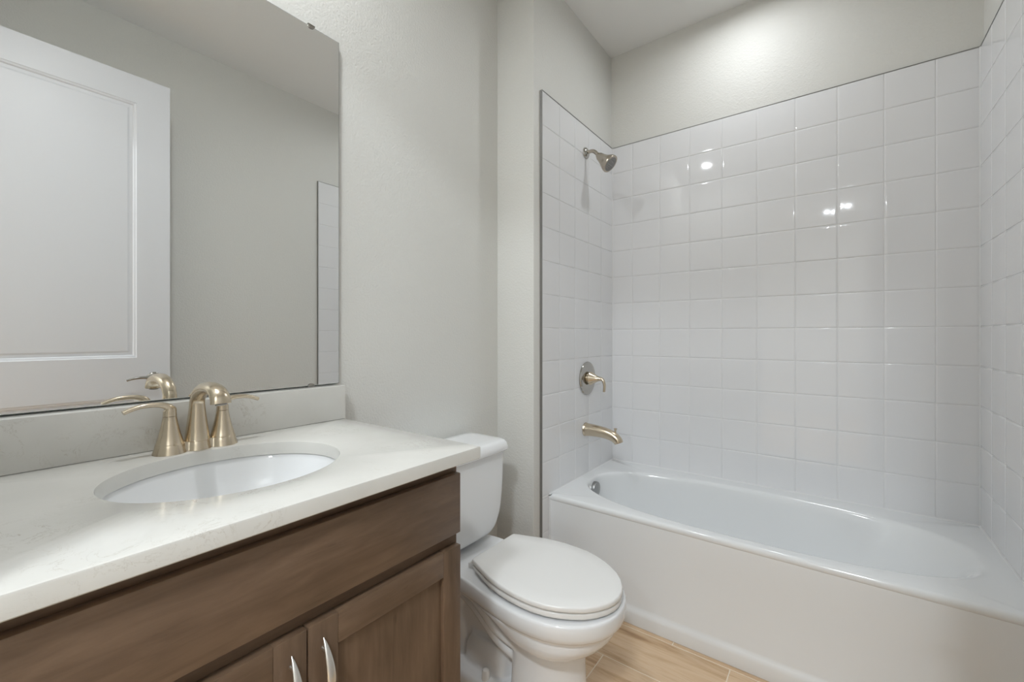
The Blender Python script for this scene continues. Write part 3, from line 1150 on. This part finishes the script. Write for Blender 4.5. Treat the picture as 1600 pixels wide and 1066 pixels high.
obj('tub_shell', g, M['acrylic'], bt, smooth=1.0)
# apron with a moulded skirt at the floor
pr = [(-0.700, 0.4205), (-0.7215, 0.4205), (-0.7220, 0.410), (-0.7190, 0.34), (-0.7180, 0.25), (-0.7180, 0.078), (-0.7195, 0.070), (-0.7235, 0.063), (-0.7275, 0.055), (-0.7285, 0.046), (-0.7285, 0.004), (-0.7275, 0.001), (-0.700, 0.001)]
g = G().loft([[(x, y, z) for y, z in pr] for x in (BW0, BW1)])
obj('apron', g, M['acrylic'], bt, smooth=0.8)
# overflow plate on the inner end wall
g = G()
ox_, oy_, oz_ = 0.0740, -0.383, 0.388
g.lathe([(0.030, -0.014), (0.038, -0.014), (0.0385, -0.008), (0.0385, 0.004), (0.0375, 0.0065), (0.035, 0.0075), (0.0, 0.0080)], (ox_, oy_, oz_), 'x', 48, cap1=False)
obj('overflow_plate', g, M['plate'], bt, smooth=0.6)
g = G().lathe([(0.036, 0.0925), (0.034, 0.0965), (0.020, 0.0970), (0.018, 0.101), (0.0, 0.102)], (0.30, OY, 0), 'z', 32, cap0=True, cap1=False)
obj('drain', g, M['chrome'], bt)

# white caulk beads: tub to tile and tile corners
def bead(name, a, b_, n1, n2, w=0.0048):
    A, B, n1, n2 = Vector(a), Vector(b_), Vector(n1), Vector(n2)
    rings = []
    for P in (A, B):
        ring = [tuple(P - n1 * 0.0045 - n2 * 0.0045), tuple(P + n1 * w - n2 * 0.0045)]
        for i in range(5):
            t = PI / 2 * i / 4
            ring.append(tuple(P + n1 * (w - w * math.sin(t)) + n2 * (w - w * math.cos(t))))
        ring.append(tuple(P - n1 * 0.0045 + n2 * w))
        rings.append(ring)
    struct(obj(name, G().loft(rings), M['grout']))
bead('trim_6', (0, 0, BZ), (1.491, 0, BZ), (0, -1, 0), (0, 0, 1))
bead('trim_7', (0, BY0, BZ), (0, 0, BZ), (1, 0, 0), (0, 0, 1))
bead('trim_8', (1.491, BY0, BZ), (1.491, 0, BZ), (-1, 0, 0), (0, 0, 1))
bead('trim_9', (0, 0, BZ), (0, 0, ZTOP), (1, 0, 0), (0, -1, 0), 0.003)
bead('trim_10', (1.491, 0, BZ), (1.491, 0, ZTOP), (-1, 0, 0), (0, -1, 0), 0.003)
bead('trim_11', (0.0012, BY0 + 0.001, 0.002), (0.0012, BY0 + 0.001, BZ - 0.01), (1, 0, 0), (0, -1, 0), 0.003)

# ------------------------------------------------------------------ shower head
HY = -0.352
XT = 0.0005
sh = thing('wall_shower', 'brushed nickel shower head on a bent arm high on the tiled wall', 'shower head', (XT, HY, 2.150))
g = G().lathe([(0.030, 0.0006), (0.030, 0.003), (0.027, 0.008), (0.018, 0.014), (0.0125, 0.0165)], (XT, HY, 2.150), 'x', 40)
obj('flange', g, M['nickel_smooth'], sh)
pa = catmull([(0.003, HY, 2.150), (0.022, HY, 2.1535), (0.042, HY, 2.151), (0.058, HY, 2.140), (0.072, HY, 2.121), (0.076, HY, 2.1155)], 6)
g = G().sweep(pa, [0.0095] * len(pa), 20)
obj('arm', g, M['nickel_dark'], sh, smooth=1.0)
ax = Vector((0.066, 0, -0.060)).normalized()
c0 = Vector((0.069, HY, 2.124))


def head_ring(t, r_, p, n=48):
    c = c0 + ax * t
    sd = Vector((0, 1, 0))
    nn = ax.cross(sd)
    ring = []
    for j in range(n):
        a = 2 * PI * j / n + PI / 4 * 0
        cc, ss = math.cos(a), math.sin(a)
        rr = r_ * (abs(cc) ** p + abs(ss) ** p) ** (-1 / p)
        # rotate the squarish section by 45 degrees so an edge faces the side
        u = rr * math.cos(a + 0.35)
        w = rr * math.sin(a + 0.35)
        ring.append(tuple(c + sd * u + nn * w))
    return ring


g = G().loft([head_ring(0.0, 0.0115, 2), head_ring(0.002, 0.0140, 2), head_ring(0.010, 0.0140, 2), head_ring(0.0105, 0.0115, 2), head_ring(0.013, 0.0115, 2), head_ring(0.0135, 0.0190, 2.6), head_ring(0.020, 0.0195, 2.8), head_ring(0.032, 0.0215, 3.4), head_ring(0.047, 0.0255, 3.6), head_ring(0.062, 0.0320, 3.2),
              head_ring(0.074, 0.0395, 2.6), head_ring(0.084, 0.0445, 2.2), head_ring(0.092, 0.0465, 2), head_ring(0.096, 0.0455, 2), head_ring(0.097, 0.041, 2)], True, True)
hd = obj('head', g, M['nickel_dark'], sh, smooth=0.7)
g = G().loft([head_ring(0.0965, 0.037, 2), head_ring(0.0985, 0.036, 2)])
sd = Vector((0, 1, 0))
nn = ax.cross(sd)
for rr, cnt in ((0.0, 1), (0.010, 6), (0.020, 12), (0.030, 18)):
    for k_ in range(cnt):
        a = 2 * PI * k_ / cnt
        c = c0 + ax * 0.0985 + sd * rr * math.cos(a) + nn * rr * math.sin(a)
        g.sweep([tuple(c - ax * 0.001), tuple(c + ax * 0.0022)], [0.0018, 0.0012], 8)
obj('spray_face', g, M['rubber'], hd)

# ------------------------------------------------------------------ shower valve
VY, VZ = -0.337, 0.953
va = thing('shower_valve', 'round nickel shower control with cone and curved lever on the tiles', 'shower valve', (XT, VY, VZ))
g = G().lathe([(0.0880, 0.0006), (0.0885, 0.004), (0.0865, 0.0075), (0.080, 0.0095), (0.060, 0.0110), (0.030, 0.0115)], (XT, VY, VZ), 'x', 72)
obj('escutcheon', g, M['nickel_smooth'], va, smooth=0.5)
g = G().lathe([(0.0270, 0.0110), (0.0270, 0.020), (0.0350, 0.0205), (0.0360, 0.023), (0.0300, 0.034), (0.0225, 0.047), (0.0155, 0.060), (0.0120, 0.070), (0.0110, 0.078), (0.0080, 0.083)], (XT, VY, VZ), 'x', 40)
hb = obj('handle_body', g, M['nickel'], va, smooth=0.6)
pa = catmull([(0.066, VY, VZ + 0.001), (0.080, VY, VZ + 0.001), (0.092, VY, VZ - 0.006), (0.099, VY, VZ - 0.022), (0.101, VY, VZ - 0.042), (0.098, VY, VZ - 0.066)], 6)
g = G().sweep(pa, [(0.0095, 0.0095 - 0.004 * i / len(pa)) for i in range(len(pa))], 20)
obj('lever', g, M['nickel'], hb, smooth=1.0)

# ------------------------------------------------------------------ tub spout
PY_, PZ = -0.355, 0.682
ts = thing('tub_spout', 'brushed nickel tub spout with diverter knob above the bathtub', 'tub spout', (XT, PY_, PZ))
pa = catmull([(0.0012, PY_, PZ + 0.001), (0.012, PY_, PZ + 0.001), (0.050, PY_, PZ + 0.001), (0.095, PY_, PZ - 0.002), (0.130, PY_, PZ - 0.008), (0.160, PY_, PZ - 0.018), (0.180, PY_, PZ - 0.034), (0.186, PY_, PZ - 0.046)], 5)
rr = [(0.0, 0.0365), (0.06, 0.0355), (0.2, 0.0325), (0.45, 0.0285), (0.7, 0.0260), (1.0, 0.0220)]
g = G().sweep(pa, [(interp(rr, i / (len(pa) - 1)) * 0.98, interp(rr, i / (len(pa) - 1))) for i in range(len(pa))], 36)
sp = obj('spout_body', g, M['nickel'], ts, smooth=0.9)
g = G().lathe([(0.0040, -0.030), (0.0040, 0.004), (0.0050, 0.008), (0.0085, 0.018), (0.0080, 0.0195)], (0.168, PY_, PZ + 0.008), 'z', 20)
obj('diverter_knob', g, M['nickel'], ts)

# helper bookkeeping is not part of the scene
for o in bpy.data.objects:
    if '_o' in o:
        del o['_o']
